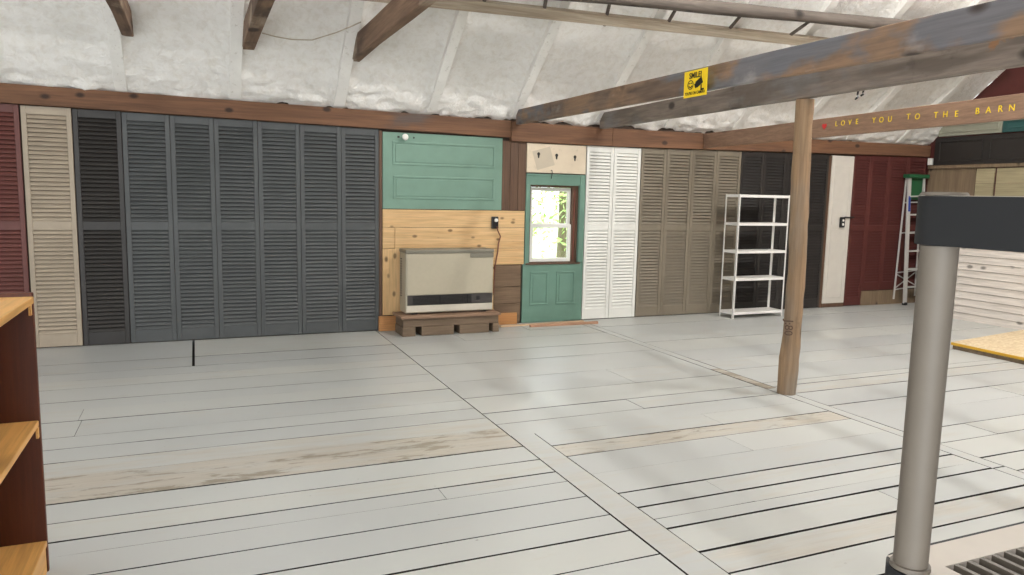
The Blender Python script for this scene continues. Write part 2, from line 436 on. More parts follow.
# ---- walls
o = MB()
DX0, DX1, DZ0, DZ1 = 3.79, 4.47, 0.74, 1.72                # window opening in the green door
for a in ((XL, DX0, 0.035, 0.20, 0, 2.62), (DX1, XR+.1, 0.035, 0.20, 0, 2.62), (DX0, DX1, 0.035, 0.20, 0, DZ0), (DX0, DX1, 0.035, 0.20, DZ1, 2.62)):
    o.box(*a)
tag(o.build('wall_back', M['backwall']), 'dark board wall behind the row of shutters', 'wall', kind='structure')
def gable(name, x0, x1, mt, label):
    rz = 2.5+(-YR)*TT+0.1
    mb = MB().prism([(0.2, -0.03), (0.2, 2.45), (YR, rz), (YF-.2, 2.45), (YF-.2, -0.03)], 0, x0, x1)
    return tag(mb.build(name, mt), label, 'wall', kind='structure')
gable('wall_right', XR, XR+.12, M['darkred'], 'dark red gable wall at the far right end')
gable('wall_left', XL-.12, XL, M['backwall'], 'board gable wall out of view to the left')
o = MB()
for a in ((XL, -5.0, YF-.15, YF, 0, 2.62), (0.6, XR, YF-.15, YF, 0, 2.62), (-5.0, 0.6, YF-.15, YF, 2.4, 2.62)): o.box(*a)
tag(o.build('wall_front', M['backwall']), 'board wall behind the viewer with a wide open doorway', 'wall', kind='structure')

# ---- roof foam
RX = [-4.85, -3.8, -2.75, -1.68, -.63, .41, 1.475, 2.525, 3.56, 4.70, 5.75, 6.82, 7.88, 8.95, 10.0]   # rafter centres
RW = 0.115
def build_roof():
    xs = []
    x = XL
    while x < XR+0.05: xs.append(x); x += 0.042 if x > -2.2 else 0.25
    xs.append(XR+.06)
    vsl = []; s = -0.22
    L = 5.5/math.cos(TH)
    while s < L: vsl.append(s); s += 0.03 if s < 0.6 else (0.05 if s < 2.3 else 0.35)
    vsl.append(L)
    nrm = Vector((0, math.sin(TH), math.cos(TH))); sl = Vector((0, -math.cos(TH), math.sin(TH)))
    verts = []; faces = []
    def fbm(p, o): return noise.fractal(p, 0.9, 2.1, o)
    for s in vsl:
        for x in xs:
            i = min(RX, key=lambda c: abs(c-x)); d = abs(x-i)-RW/2
            h = 0.115
            if d < 0.10: h -= 0.055*(1-max(0, d)/0.10)**2         # foam climbs the rafter sides
            if s < 2.8:
                h += 0.016*fbm(Vector((x*1.1, s*3.2, 1.3)), 4)
                h += 0.009*fbm(Vector((x*5, s*7, 4.3)), 3)
            if s < 0.62:                                           # lumpy overspray along the eave
                k = 1 if s < 0.05 else max(0, 1-(s-0.05)/0.45)
                rid = max(0, 1-abs(noise.noise(Vector((x*1.7+s*1.5, s*8, 7.7))))*2.4)
                h -= k*(0.104+0.05*rid*abs(fbm(Vector((x*2.1, s*5, 2.2)), 3))+0.03*fbm(Vector((x*7, s*14, 9.1)), 4))
                if d < 0.07: h = max(h, 0.022+0.02*fbm(Vector((x*9, s*16, 3.1)), 3))
            p = Vector((x, 0, 2.5)) + sl*s + nrm*h
            verts.append(tuple(p))
    n = len(xs)
    for j in range(len(vsl)-1):
        for i in range(n-1): faces.append((j*n+i, j*n+i+1, (j+1)*n+i+1, (j+1)*n+i))
    b = len(verts); z0 = 2.5+0.05
    verts += [(XL, YF-.2, z0-.15), (XR+.06, YF-.2, z0-.15), (XR+.06, YR, 2.5-YR*TT+.1), (XL, YR, 2.5-YR*TT+.1)]
    faces.append((b, b+1, b+2, b+3))
    me = bpy.data.meshes.new('ceiling'); me.from_pydata(verts, [], faces); me.materials.append(M['foam'])
    for p in me.polygons: p.use_smooth = True
    o = bpy.data.objects.new('ceiling', me); COL.objects.link(o)
    tag(o, 'sloping roof sprayed with lumpy white insulation foam', 'ceiling', kind='structure')
build_roof()
sl = Vector((0, -math.cos(TH), math.sin(TH))); nrm = Vector((0, math.sin(TH), math.cos(TH)))
RLAB = {3: 'whitewashed rafter partly cut off by the left edge of the photo', 4: 'whitewashed rafter above the beige shutter, leftmost whole one in view',
        5: 'whitewashed rafter above the slate shutters, second whole one from the left', 6: 'whitewashed rafter beside the longest slanting brace, above the last slate shutters',
        7: 'whitewashed rafter above the green sideways door', 8: 'whitewashed rafter meeting the wall plate beside the near tie beam end',
        9: 'whitewashed rafter passing behind the yellow sign beam end', 10: 'whitewashed rafter just past the yellow smile sign',
        11: 'whitewashed rafter seen above the taupe shutters', 12: 'whitewashed rafter seen behind the log post top',
        13: 'whitewashed rafter above the word TO on the lettered plank', 14: 'whitewashed rafter nearest the dark red gable wall'}
for i, x in enumerate(RX):
    if i < 3: continue
    jig = random.Random(i)
    a = Vector((x, 0, 2.5)) + nrm*0.06; dx = (jig.random()-.5)*0.02
    mb = MB().bar(a+sl*0.01, a+sl*(5.4/math.cos(TH))+Vector((dx, 0, 0)), RW+dx, 0.12, nrm)
    tag(mb.build('roof_rafter', M['rafter'], bevel=0.006), RLAB[i], 'rafter', 'whitewashed rafters under the foam')

# ---- wall plate
pr = thing('wall_plate', 'long reddish brown hewn beam along the top of the shutters', 'beam', (0, 0, 2.3))
def plate(x0, x1, zb0, zb1, zt0, zt1, name, y0=-0.035, y1=0.033):
    return MB().hexa([(x0, y0, zb0), (x1, y0, zb1), (x1, y1, zb1), (x0, y1, zb0), (x0, y0, zt0), (x1, y0, zt1), (x1, y1, zt1), (x0, y1, zt0)]).build(name, M['plate'], pr, bevel=0.008)
def zb(x):        # underside of the plate
    if x < 3.5: return 2.336-(x+1.6)*0.0130
    return 2.230+max(0, x-4.9)*0.0165
plate(XL, 3.5, 2.336-(XL+1.6)*.013, 2.336-5.1*.013, 2.565, 2.468, 'left_timber')
plate(3.505, 4.9, 2.230, 2.230, 2.462, 2.455, 'right_timber')
plate(4.9005, XR-.005, 2.230, zb(XR-.005), 2.455, 2.50, 'right_timber')

# ================================================================== SHUTTERS
def shutter(x0, x1, mt, label, group, z0=0.012, z1=None, zm=1.2):
    if z1 is None: z1 = min(zb(x0), zb(x1))-0.004
    x0 += 0.002; x1 -= 0.002
    t = thing('louvered_shutter', label, 'shutter', ((x0+x1)/2, 0.015, z0), group)
    sw = 0.043
    for a, b in ((x0, x0+sw), (x1-sw, x1)):
        MB().box(a, b, 0.0, 0.03, z0, z1).build('stile', mt, t, bevel=0.003)
    tr, br, mr = 0.075, 0.125, 0.085
    for a, b in ((z1-tr, z1), (zm-mr/2, zm+mr/2), (z0, z0+br)):
        MB().box(x0+sw+.0005, x1-sw-.0005, 0.003, 0.027, a, b).build('rail', mt, t, bevel=0.002)
    for a, b in ((z0+br, zm-mr/2), (zm+mr/2, z1-tr)):
        mb = MB(); n = max(1, round((b-a)/0.0415)); p = (b-a)/n
        rot = Matrix.Rotation(math.radians(-58), 3, 'X')
        for i in range(n):
            z = a+(i+.5)*p
            mb.box(x0+sw+.0005, x1-sw-.0005, 0.015-0.0215, 0.015+0.0215, z-0.0032, z+0.0032, rot=rot.inverted())
        mb.build('louvers', mt, t)
    return t

shutter(-1.925, -1.492, M['red'], 'barn red louvered shutter at the far left behind the bookcase', 'red shutters at the left')
shutter(-1.482, -1.066, M['beige'], 'beige louvered shutter between the red and the black one', 'beige shutter')
shutter(-1.060, -.642, M['black'], 'black louvered shutter standing beside the beige one', 'black shutter at the left')
GX = [-.640, -.210, .200, .626, 1.056, 1.495, 1.914]
GL = ['slate grey louvered shutter touching the black one', 'slate grey louvered shutter, second from the black one', 'slate grey louvered shutter, third from the black one',
      'slate grey louvered shutter, fourth from the black one', 'slate grey louvered shutter, next to last before the pine boards', 'slate grey louvered shutter nearest the pine boards and heater']
for i in range(6): shutter(GX[i], GX[i+1], M['slate'], GL[i], 'slate grey shutters')
shutter(4.56, 4.955, M['white'], 'white louvered shutter right beside the green door', 'white shutters')
shutter(4.957, 5.362, M['white'], 'white louvered shutter touching the taupe ones', 'white shutters')
TX = [5.37, 5.763, 6.177, 6.577, 6.995]
TL = ['taupe louvered shutter touching the white ones', 'taupe louvered shutter, second from the white ones', 'taupe louvered shutter, third from the white ones, left of the wire rack',
      'taupe louvered shutter partly behind the white metal rack']
for i in range(4): shutter(TX[i], TX[i+1], M['taupe'], TL[i], 'taupe shutters')
BX = [7.0, 7.395, 7.805, 8.21, 8.612]
BLb = ['black louvered shutter touching the taupe ones behind the rack', 'black louvered shutter behind the right half of the white rack',
       'black louvered shutter mostly hidden by the log post', 'black louvered shutter beside the narrow white panel']
for i in range(4): shutter(BX[i], BX[i+1], M['black'], BLb[i], 'black shutters behind the rack')
RXs = [9.115, 9.46, 9.85, 10.25, 10.655]
RL = ['dark red louvered shutter touching the narrow white panel', 'dark red louvered shutter, second from the white panel, raised on a low board',
      'dark red louvered shutter just left of the step ladder', 'dark red louvered shutter in the corner behind the step ladder']
for i in range(4): shutter(RXs[i], RXs[i+1], M['darkred'], RL[i], 'dark red shutters at the right', z0=0.015 if i == 0 else 0.238)
mb = MB().box(9.465, 10.655, 0.0, 0.03, 0.0, 0.225)
tag(mb.build('low_board', M['plywood'], bevel=0.004), 'low brown board under the raised dark red shutters', 'board')
mb = MB().box(8.616, 8.668, 0.008, 0.032, 0.0, 2.26)
tag(mb.build('jamb_board', M['oldbrown'], bevel=0.003), 'narrow brown board between black shutter and white panel', 'board')

# narrow white panel door
t = thing('narrow_door_leaf', 'narrow white plain panel between black and dark red shutters', 'door', (8.89, 0.015, 0.06))
MB().box(8.672, 9.108, 0.004, 0.03, 0.0, 0.06).build('threshold', M['oldbrown'], t, bevel=0.003)
MB().box(8.672, 9.108, 0.0, 0.03, 0.062, 2.27).build('slab', M['offwhite'], t, bevel=0.004)
def moulding(mb, x0, x1, z0, z1, y, w=0.018, d=0.008):
    mb.box(x0, x1, y-d, y, z1-w, z1); mb.box(x0, x1, y-d, y, z0, z0+w)
    mb.box(x0, x0+w, y-d, y, z0+w, z1-w); mb.box(x1-w, x1, y-d, y, z0+w, z1-w); return mb
mb = MB(); moulding(mb, 8.735, 9.045, 0.15, 1.18, 0.0, 0.012, 0.006); moulding(mb, 8.735, 9.045, 1.25, 2.12, 0.0, 0.012, 0.006)
mb.build('moulding', M['offwhite'], t, bevel=0.002)
# black outlet with cable on it
def outlet(x, z, w, h, y, label):
    t = thing('electrical_outlet', label, 'outlet', (x, y, z), 'black outlets on the back wall')
    MB().box(x-w/2, x+w/2, y-0.035, y-0.001, z-h/2, z+h/2).build('box', M['blackplastic'], t, bevel=0.008)
    return t
t = outlet(8.93, 1.288, 0.085, 0.155, -0.007, 'black outlet box with two white sockets on the narrow white panel')
for dz in (-0.03, 0.03):
    MB().tube([(8.93, -0.046, 1.288+dz), (8.93, -0.041, 1.288+dz)], 0.019, 14).build('socket', M['chrome'], t)
c = MB().tube([(8.94, -0.03, 1.352), (8.98, -0.03, 1.364), (9.05, -0.028, 1.360), (9.16, -0.02, 1.366)], 0.012, 8)
tag(c.build('conduit', M['blackplastic'], smooth=True), 'short black conduit running right from the outlet on the white panel', 'conduit')

# ================================================================== MIDDLE WALL
mb = MB().box(1.918, 1.952, 0.005, 0.033, 0.0, 2.275)
tag(mb.build('stud', M['oldbrown'], bevel=0.003), 'narrow dark brown upright between slate shutter and pine boards', 'board')
# sideways green door panel
t = thing('sideways_door_leaf', 'green two-panel door mounted sideways on the wall above the pine boards', 'door', (2.68, 0.015, 1.405))
MB().box(1.957, 3.41, 0.0, 0.03, 1.405, 2.262).build('slab', M['green'], t, bevel=0.003)
for a in ((2.068, 3.312, 1.90, 2.165), (2.075, 3.312, 1.518, 1.78)):
    mb = MB(); moulding(mb, *a, 0.0, 0.022, 0.009); mb.build('moulding', M['green'], t, bevel=0.004)
    MB().box(a[0]+0.035, a[1]-0.035, -0.006, 0.0, a[2]+0.035, a[3]-0.035).build('raised_panel', M['green'], t, bevel=0.005)
k = MB().tube([(2.203, 0, 2.212), (2.203, -0.03, 2.212), (2.203, -0.034, 2.212), (2.203, -0.05, 2.212), (2.203, -0.062, 2.212), (2.203, -0.066, 2.212)], [0.016, 0.014, 0.03, 0.037, 0.03, 0.012], 16)
plab(k.build('knob', M['chrome'], t, smooth=True), 'round white knob')
mb = MB().box(2.125, 2.150, -0.004, 0, 2.203, 2.225); mb.build('latch_plate', M['ink'], t, bevel=0.002)
mb = MB().tube([(2.315, -0.003, 2.212), (2.315, 0.0, 2.212)], 0.010, 12); mb.build('keyhole', M['ink'], t)
# brown boards right of it
t = thing('brown_boards', 'upright dark brown boards between green sideways door and cream board', 'boards', (3.57, 0.015, 1.41))
for a, b in ((3.415, 3.515), (3.518, 3.62), (3.623, 3.728)): MB().box(a, b, 0.004, 0.032, 1.405, 2.235).build('plank', M['oldbrown'], t, bevel=0.003)
# pine cladding
t = thing('pine_cladding', 'knotty raw pine boards on the wall behind the heater', 'wall boards', (2.84, 0.015, 0.18))
for a in ((1.957, 3.722, 1.196, 1.398, 'pine'), (2.101, 3.722, 0.945, 1.192, 'pine'), (2.162, 3.722, 0.742, 0.941, 'pine'),
          (1.957, 2.097, 0.951, 1.192, 'pine'), (1.957, 2.158, 0.18, 0.947, 'pinev'), (2.162, 3.33, 0.18, 0.738, 'pine')):
    MB().box(a[0], a[1], 0.004, 0.032, a[2], a[3]).build('plank', M[a[4]], t, bevel=0.002)
mb = MB().box(1.905, 2.115, -0.03, 0.0, 0.0, 0.172).box(1.905, 2.115, -0.038, -0.03, 0.0, 0.085)
tag(mb.build('skirting_block', M['pinedark'], bevel=0.003), 'short stained pine baseboard left of the heater platform', 'baseboard')
mb = MB().box(3.27, 3.635, -0.03, 0.0, 0.0, 0.145)
tag(mb.build('skirting_block', M['pinedark'], bevel=0.003), 'short stained pine baseboard between heater platform and green door', 'baseboard')
# dark reclaimed boards
t = thing('reclaimed_boards', 'rough dark reclaimed boards between heater and green door', 'wall boards', (3.51, 0.015, 0.15))
for a, b in ((0.0, 0.255), (0.26, 0.463), (0.468, 0.732)): MB().box(3.335, 3.688, 0.002, 0.032, a, b).build('plank', M['reclaimed'], t, bevel=0.005)
# cream keyhole board
t = thing('cream_board', 'cream painted board with three black keyhole cutouts above the green door', 'board', (4.13, 0.015, 1.868))
MB().box(3.732, 4.545, -0.004, 0.03, 1.868, 2.222).build('panel', M['cream'], t, bevel=0.004)
q = [(3.955+0.175*math.cos(a), 2.045+0.165*math.sin(a)) for a in [math.radians(62+90*k) for k in range(4)]]
mb = MB().prism(q, 1, -0.0049, -0.0035); plab(mb.build('diamond_patch', M['greypatch'], t), 'faded greyish diamond')
for x, z in ((3.886, 2.095), (4.132, 2.088), (4.388, 2.078)):
    pl = [(x+0.02*math.cos(a), z+0.02*math.sin(a)) for a in [math.radians(-50+k*280/14) for k in range(15)]]+[(x-0.008, z-0.05), (x+0.008, z-0.05)]
    mb = MB().prism([(p[0], p[1]) for p in pl], 1, -0.0065, -0.003); mb.build('keyhole', M['ink'], t)
h = MB().tube([(4.062, -0.004, 1.90), (4.062, -0.03, 1.90), (4.064, -0.034, 1.87), (4.06, -0.024, 1.80)], 0.005, 8)
tag(h.build('hook_latch', M['ink'], smooth=True), 'small black hook latch on the lower edge of the cream board', 'hook')

# ---- green door with window
d1 = thing('door_1', 'green entry door with a bright sash window beside the white shutters', 'door', (4.13, 0.01, 0.0), kind='structure')
mb = MB()
for a in ((3.732, 4.545, 1.72, 1.855), (3.732, DX0, DZ0, 1.72), (DX1, 4.545, DZ0, 1.72), (3.71, 4.552, 0.006, DZ0)): mb.box(a[0], a[1], 0.0, 0.034, a[2], a[3])
mb.build('slab', M['green2'], d1, bevel=0.003)
mb = MB().box(4.475, 4.545, -0.012, 0.0, 0.76, 1.855).box(3.732, 4.475, -0.008, 0.0, 1.83, 1.855)
mb.build('casing', M['green2'], d1, bevel=0.003)
for a in ((3.812, 4.06, 0.225, 0.644), (4.178, 4.44, 0.225, 0.644)):
    mb = MB(); moulding(mb, *a, 0.0, 0.02, 0.009); mb.build('moulding', M['green2'], d1, bevel=0.004)
    MB().box(a[0]+0.04, a[1]-0.04, -0.006, 0.0, a[2]+0.04, a[3]-0.04).build('raised_panel', M['green2'], d1, bevel=0.006)
mb = MB().box(3.745, 4.50, -0.016, 0.0, 0.735, 0.755); mb.build('ledge', M['oldbrown'], d1, bevel=0.003)
# window set in the door
w1 = thing('window_1', 'small white double-hung sash window in the green door', 'window', (4.15, 0.12, 0.76), kind='structure')
JB = MB().box(DX0, DX0+.025, 0.036, 0.19, DZ0, DZ1).box(DX1-.025, DX1, 0.036, 0.19, DZ0, DZ1).box(DX0+.025, DX1-.025, 0.036, 0.19, DZ1-.025, DZ1).box(DX0+.025, DX1-.025, 0.036, 0.19, DZ0, DZ0+.022)
JB.build('jamb_lining', M['oldbrown'], w1, bevel=0.002)
X0, X1 = DX0+.027, 4.392
def sash(z0, z1, y, name):
    mb = MB(); s = 0.045
    mb.box(X0, X0+s, y, y+.03, z0, z1).box(X1-s, X1, y, y+.03, z0, z1).box(X0+s, X1-s, y, y+.03, z1-s, z1).box(X0+s, X1-s, y, y+.03, z0, z0+s)
    f = mb.build(name, M['white'], w1, bevel=0.003)
    MB().box(X0+s, X1-s, y+.013, y+.017, z0+s, z1-s).build('pane', M['glass'], f)
sash(DZ0+.025, 1.235, 0.052, 'lower_sash'); sash(1.20, DZ1-.028, 0.086, 'upper_sash')
mb = MB().box(X1+.001, DX1-.026, 0.045, 0.12, DZ0+.023, DZ1-.026); mb.build('stop', M['oldbrown'], w1, bevel=0.003)
mb = MB().box(X1+.022, X1+.04, 0.034, 0.0445, DZ0+.05, DZ1-.05); mb.build('sash_cord', M['copper'], w1, bevel=0.003)

# outlet over the heater, cord
t = outlet(3.322, 1.255, 0.085, 0.145, 0.003, 'black outlet with a white plug on the pine boards above the heater')
MB().tube([(3.326, -0.033, 1.285), (3.326, -0.04, 1.285), (3.326, -0.062, 1.285)], [0.02, 0.024, 0.02], 14).build('plug', M['chrome'], t, smooth=True)
c = MB().tube([(3.335, -0.05, 1.21), (3.35, -0.045, 1.16), (3.392, -0.03, 1.09), (3.372, -0.02, 1.0), (3.365, -0.02, 0.90), (3.345, -0.02, 0.80), (3.33, -0.02, 0.70), (3.32, -0.02, 0.40)], 0.008, 8)
tag(c.build('power_cord', M['copper'], smooth=True), 'reddish brown cord hanging from the outlet behind the heater', 'cord')

# ================================================================== HEATER
t = thing('heater_platform', 'low dark timber platform on the floor under the heater', 'platform', (2.65, -0.3, 0))
MB().box(2.055, 3.245, -0.455, -0.06, 0.198, 0.228).build('top_board', M['pallettop'], t, bevel=0.004)
MB().box(2.085, 3.225, -0.43, -0.09, 0.105, 0.197).build('beam', M['pallet'], t, bevel=0.006)
for a, b in ((2.075, 2.225), (2.295, 2.675), (2.745, 3.105), (3.15, 3.23)):
    MB().box(a, b, -0.44, -0.11, 0.0, 0.104).build('block', M['pallet'], t, bevel=0.006)
HX0, HX1, HZ0, HZ1, HY0, HY1 = 2.135, 3.182, 0.245, 0.965, -0.352, -0.09
t = thing('wall_heater', 'boxy beige gas heater standing on the timber platform', 'heater', (2.66, -0.22, 0.228))
MB().box(HX0, HX1, HY0+0.012, HY1, HZ0, HZ1-.045).build('body', M['heater'], t, bevel=0.008)
MB().box(HX0-.004, HX1+.004, HY0, HY1+.02, HZ1-.044, HZ1-.004).build('top_cap', M['heaterdark'], t, bevel=0.006)
MB().box(HX0+.012, HX1-.012, HY0, HY0+.012, 0.452, HZ1-.052).build('front_panel', M['heater'], t, bevel=0.006)
MB().box(2.89, HX1-.004, HY0-.008, HY0-.001, HZ1-.098, HZ1-.048).build('control_strip', M['heaterdark'], t, bevel=0.003)
g = MB().box(HX0+.02, HX1-.012, HY0+.004, HY0+.0118, 0.335, 0.447).build('grille', M['grille'], t)
mb = MB()
for i in range(7): mb.box(HX0+.08, HX0+.78, HY0-.003, HY0+.0035, 0.343+i*.0148, 0.349+i*.0148)
for x in (HX0+.39, HX0+.72): mb.box(x, x+.012, HY0-.004, HY0+.0035, 0.338, 0.445)
mb.build('louvers', M['blackplastic'], g)
MB().box(HX0+.84, HX0+.88, HY0-.002, HY0+.0035, 0.375, 0.42).build('dial', M['blackplastic'], g, bevel=0.003)
mb = MB().box(HX0+.008, HX1-.008, HY0, HY0+.0118, HZ0+.012, 0.330); mb.build('kick_strip', M['kick'], t, bevel=0.004)
for x in (HX0+.08, HX1-.14): MB().box(x, x+.06, HY0+.02, HY1-.02, 0.2285, HZ0).build('foot', M['blackplastic'], t)
mb = MB()
for i in range(16): mb.box(HX0-.003, HX0, HY1-.09, HY1-.03, 0.42+i*.028, 0.434+i*.028)
mb.build('side_vents', M['grille'], t)
MB().box(HX0+.02, HX0+.25, HY1+.0205, -0.002, 0.30, 0.955).build('rear_duct', M['heaterdark'], t, bevel=0.004)

# loose planks at the threshold
def plank_on(p, q, w, h, mt, name, label, grp=None):
    a, b = Vector(p), Vector(q); a.z = b.z = h/2+.0015
    return tag(MB().bar(a, b, w, h).build(name, mt, bevel=0.003), label, 'plank', grp)
plank_on(fl(500, 327.3), fl(583, 321.8), 0.05, 0.018, M['sidewood'], 'loose_plank', 'thin pale strip of wood lying along the green door threshold', 'loose strips of wood at the door')
plank_on(fl(530, 327.2), fl(597.5, 323.6), 0.045, 0.03, M['lath'], 'loose_plank', 'reddish strip of wood lying in front of the pale one by the door', 'loose strips of wood at the door')

# ================================================================== WHITE RACK
t = thing('storage_rack', 'white metal open rack with five shelves before the black shutters', 'shelf unit', (7.03, -0.33, 0))
SX0, SX1, SY0, SY1, SZ = 6.60, 7.46, -0.475, -0.195, 1.665
def angle_post(x, y, sx, sy):
    mb = MB().box(min(x, x+sx*.022), max(x, x+sx*.022), min(y, y+sy*.004), max(y, y+sy*.004), 0, SZ)
    mb.box(min(x, x+sx*.004), max(x, x+sx*.004), min(y, y+sy*.022), max(y, y+sy*.022), 0, SZ)
    mb.build('post', M['steelwhite'], t)
for x, sx in ((SX0, 1), (SX1, -1)):
    for y, sy in ((SY0, 1), (SY1, -1)): angle_post(x, y, sx, sy)
for z in (0.06, 0.519, 0.888, 1.259, 1.634):
    mb = MB().box(SX0+.006, SX1-.006, SY0+.006, SY1-.006, z+.022, z+.027)
    mb.box(SX0+.005, SX1-.005, SY0+.0045, SY0+.008, z-.008, z+.027).box(SX0+.005, SX1-.005, SY1-.008, SY1-.0045, z-.008, z+.027)
    mb.box(SX0+.0045, SX0+.008, SY0+.008, SY1-.008, z-.008, z+.027).box(SX1-.008, SX1-.0045, SY0+.008, SY1-.008, z-.008, z+.027)
    mb.build('shelf', M['steelwhite'], t)

# ================================================================== LOG POST + TIE BEAMS
PX, PY = 4.478, -3.725
t = thing('log_post', 'round peeled log post standing on the floor seam under the tie beam', 'post', (PX, PY, 0))
pts, rad = [], []
rn = random.Random(5)
for i in range(25):
    z = 2.386*i/24
    pts.append((PX+0.010*math.sin(z*2.2)+0.004*rn.uniform(-1, 1), PY+0.008*math.cos(z*3), z))
    rad.append(0.072-0.003*i/24+(0.007*math.exp(-((z-.28)/.16)**2))+0.003*rn.uniform(-1, 1))
mb = MB().tube(pts, rad, 22); mb.build('trunk', M['post'], t, smooth=True)
tm = text_mb('J:80', 0.09, 0.003)
c = fl(787.5, 326, 0.0); dirv = Vector((CAM.x-PX, CAM.y-PY, 0)).normalized(); side = Vector((-dirv.y, dirv.x, 0))
place(tm, Vector((PX, PY, 0.565))+dirv*0.0745+side*(-0.022), (0, 0, -1), side, dirv)
plab(tm.build('carving', M['oldbrown'], t), 'small dark characters cut into the post, reading downwards')

def tie(name, x0, x1, y0, z0, z1, mt, label, yend=-10.6, w=None, zj=0.0, y1=YF, dz=0.0):
    mb = MB(); w = w or 0.15; n = 14; rj = random.Random(int(x0*100))
    secs = []
    for i in range(n+1):
        k = i/n; y = y0+(yend-y0)*k; g = (y-y0)/(y1-y0); x = x0+(x1-x0)*g; za, zt_ = z0+dz*g, z1+dz*g
        a = rj.uniform(-1, 1)*zj; b = rj.uniform(-1, 1)*zj
        secs.append([(x-w/2, y, za+a), (x+w/2, y, za+a), (x+w/2, y, zt_+b), (x-w/2, y, zt_+b)])
    vs = [q for s_ in secs for q in s_]; fs = [(0, 1, 2, 3), (n*4+3, n*4+2, n*4+1, n*4)]
    for i in range(n):
        for j in range(4): fs.append((i*4+j, i*4+(j+1) % 4, i*4+4+(j+1) % 4, i*4+4+j))
    mb.add(vs, fs)
    return tag(mb.build(name, mt, bevel=0.008), label, 'beam', 'tie beams across the barn')
tie('tie_beam', 3.585, 3.445, -0.036, 2.425, 2.60, M['beam'], 'tie beam with orange and blue-grey paint patches carrying the yellow sign', zj=0.003, w=0.05, y1=-4.45, dz=-.063)
tie('tie_beam', 4.735, 4.478, -0.036, 2.438, 2.634, M['beamgrey'], 'greyed tie beam resting on the round log post', zj=0.003, w=0.065, y1=-3.6, dz=-.042)
BA, BB = Vector((6.335, -0.038, 2.365)), Vector((5.80, -4.572, 2.338))
dirb = (BB-BA).normalized(); BE = BA+dirb*10.4
b3 = MB().bar(BA, BE, 0.055, 0.19)
tag(b3.build('tie_plank', M['beambrown'], bevel=0.005), 'brown plank across the barn painted with yellow words', 'beam', 'tie beams across the barn')
# lettering painted on the plank's face towards the open floor
sideb = Vector((0, 0, 1)).cross(dirb).normalized()
if sideb.x > 0: sideb = -sideb
def on_plank(px, py):
    n = sideb; p0 = BA+n*0.0285
    d = fw + RT*((px-512)/F) - UP*((py-287.5)/F)
    return CAM + d*((p0-CAM).dot(n)/d.dot(n))
LET = [('L', 836.5, 124), ('O', 843, 123.3), ('V', 850, 122.6), ('E', 857, 121.8), ('Y', 874, 120.5), ('O', 881.5, 120), ('U', 890, 119.3), ('T', 908.5, 116.9), ('O', 917.5, 116.7),
       ('T', 936, 115.3), ('H', 945.5, 114.5), ('E', 956.5, 114.1), ('B', 977.5, 111.3), ('A', 988.5, 110.2), ('R', 1000.5, 109), ('N', 1012, 108)]
lt = thing('painted_words', 'yellow painted words LOVE YOU TO THE BARN with a red heart on the plank', 'lettering', tuple(on_plank(920, 116)))
ends = on_plank(900, 118)-on_plank(905, 117.6)
for ch, x, y in LET:
    p = on_plank(x, y)
    mb = place(text_mb(ch, 0.072, 0.0012), p+sideb*.0014, dirb if dirb.dot(RT) > 0 else -dirb, (0, 0, 1), sideb)
    mb.build('letter', M['yellowpaint'], lt)
hp = []
for k in range(24):
    a = 2*math.pi*k/24
    hp.append((16*math.sin(a)**3, 13*math.cos(a)-5*math.cos(2*a)-2*math.cos(3*a)-math.cos(4*a)))
mb = MB().prism([(x*0.0022, y*0.0022) for x, y in hp], 2, -0.001, 0.0015)
place(mb, on_plank(824.5, 126.3)+sideb*.0014, dirb if dirb.dot(RT) > 0 else -dirb, (0, 0, 1), sideb); plab(mb.build('heart', M['redpaint'], lt), 'red painted heart')

# smile sign hanging on the near beam
XS = 3.37
c0 = [at(x, y, 0, XS) for x, y in ((683, 98.7), (706, 94.5), (708, 67), (685, 72.5))]
ys = (c0[0].y+c0[3].y)/2, (c0[1].y+c0[2].y)/2; zs = (c0[0].z+c0[1].z)/2, (c0[2].z+c0[3].z)/2
t = thing('smile_sign', 'yellow camera warning sign reading SMILE on the near tie beam', 'sign', (XS, sum(ys)/2, zs[0]))
MB().box(XS, XS+.004, min(ys), max(ys), *zs).build('board', M['yellow'], t, bevel=0.001)
yc, zc = sum(ys)/2, sum(zs)/2; wS = abs(ys[0]-ys[1]); hS = zs[1]-zs[0]
ex, ey, ez = (0, -1, 0), (0, 0, 1), (-1, 0, 0)
fx = XS-0.001
bd = MB(); moulding(bd, -wS/2+.008, wS/2-.008, -hS/2+.008, hS/2-.008, 0, 0.004, 0.001)
bd.v = [Vector((q.x, q.z, 0)) for q in bd.v]
place(text_mb('SMILE!', hS*0.30, 0.0008, 0.022), (fx, yc-wS*0.0, zc+hS*0.30), (0, -0.95, 0), ey, ez).build('lettering', M['ink'], t)
place(text_mb("YOU'RE ON CAMERA", hS*0.155, 0.0008, 0.012), (fx, yc, zc-hS*0.36), (0, -0.84, 0), ey, ez).build('lettering', M['ink'], t)
sm = MB()
R0 = hS*0.165
ring = [(R0*math.cos(a), R0*math.sin(a), 0) for a in [2*math.pi*k/28 for k in range(29)]]
sm.tube(ring, 0.003, 6, cap=False)
for s_ in (-1, 1): sm.tube([(s_*R0*.35, R0*.2, -0.001), (s_*R0*.35, R0*.45, -0.001)], 0.006, 6)
sm.tube([(R0*.6*math.cos(a), R0*.6*math.sin(a), 0) for a in [math.radians(200+k*14) for k in range(11)]], 0.004, 6)
place(sm, (fx, yc+wS*0.2, zc-hS*.03), ex, ey, ez).build('smiley', M['ink'], t)
cm = MB(); r_ = Matrix.Rotation(math.radians(25), 3, 'Z')
cm.box(-.045, .03, -.022, .026, -.001, .001, rot=r_, piv=(0, 0, 0)); cm.box(-.062, -.045, -.016, .018, -.001, .001, rot=r_, piv=(0, 0, 0))
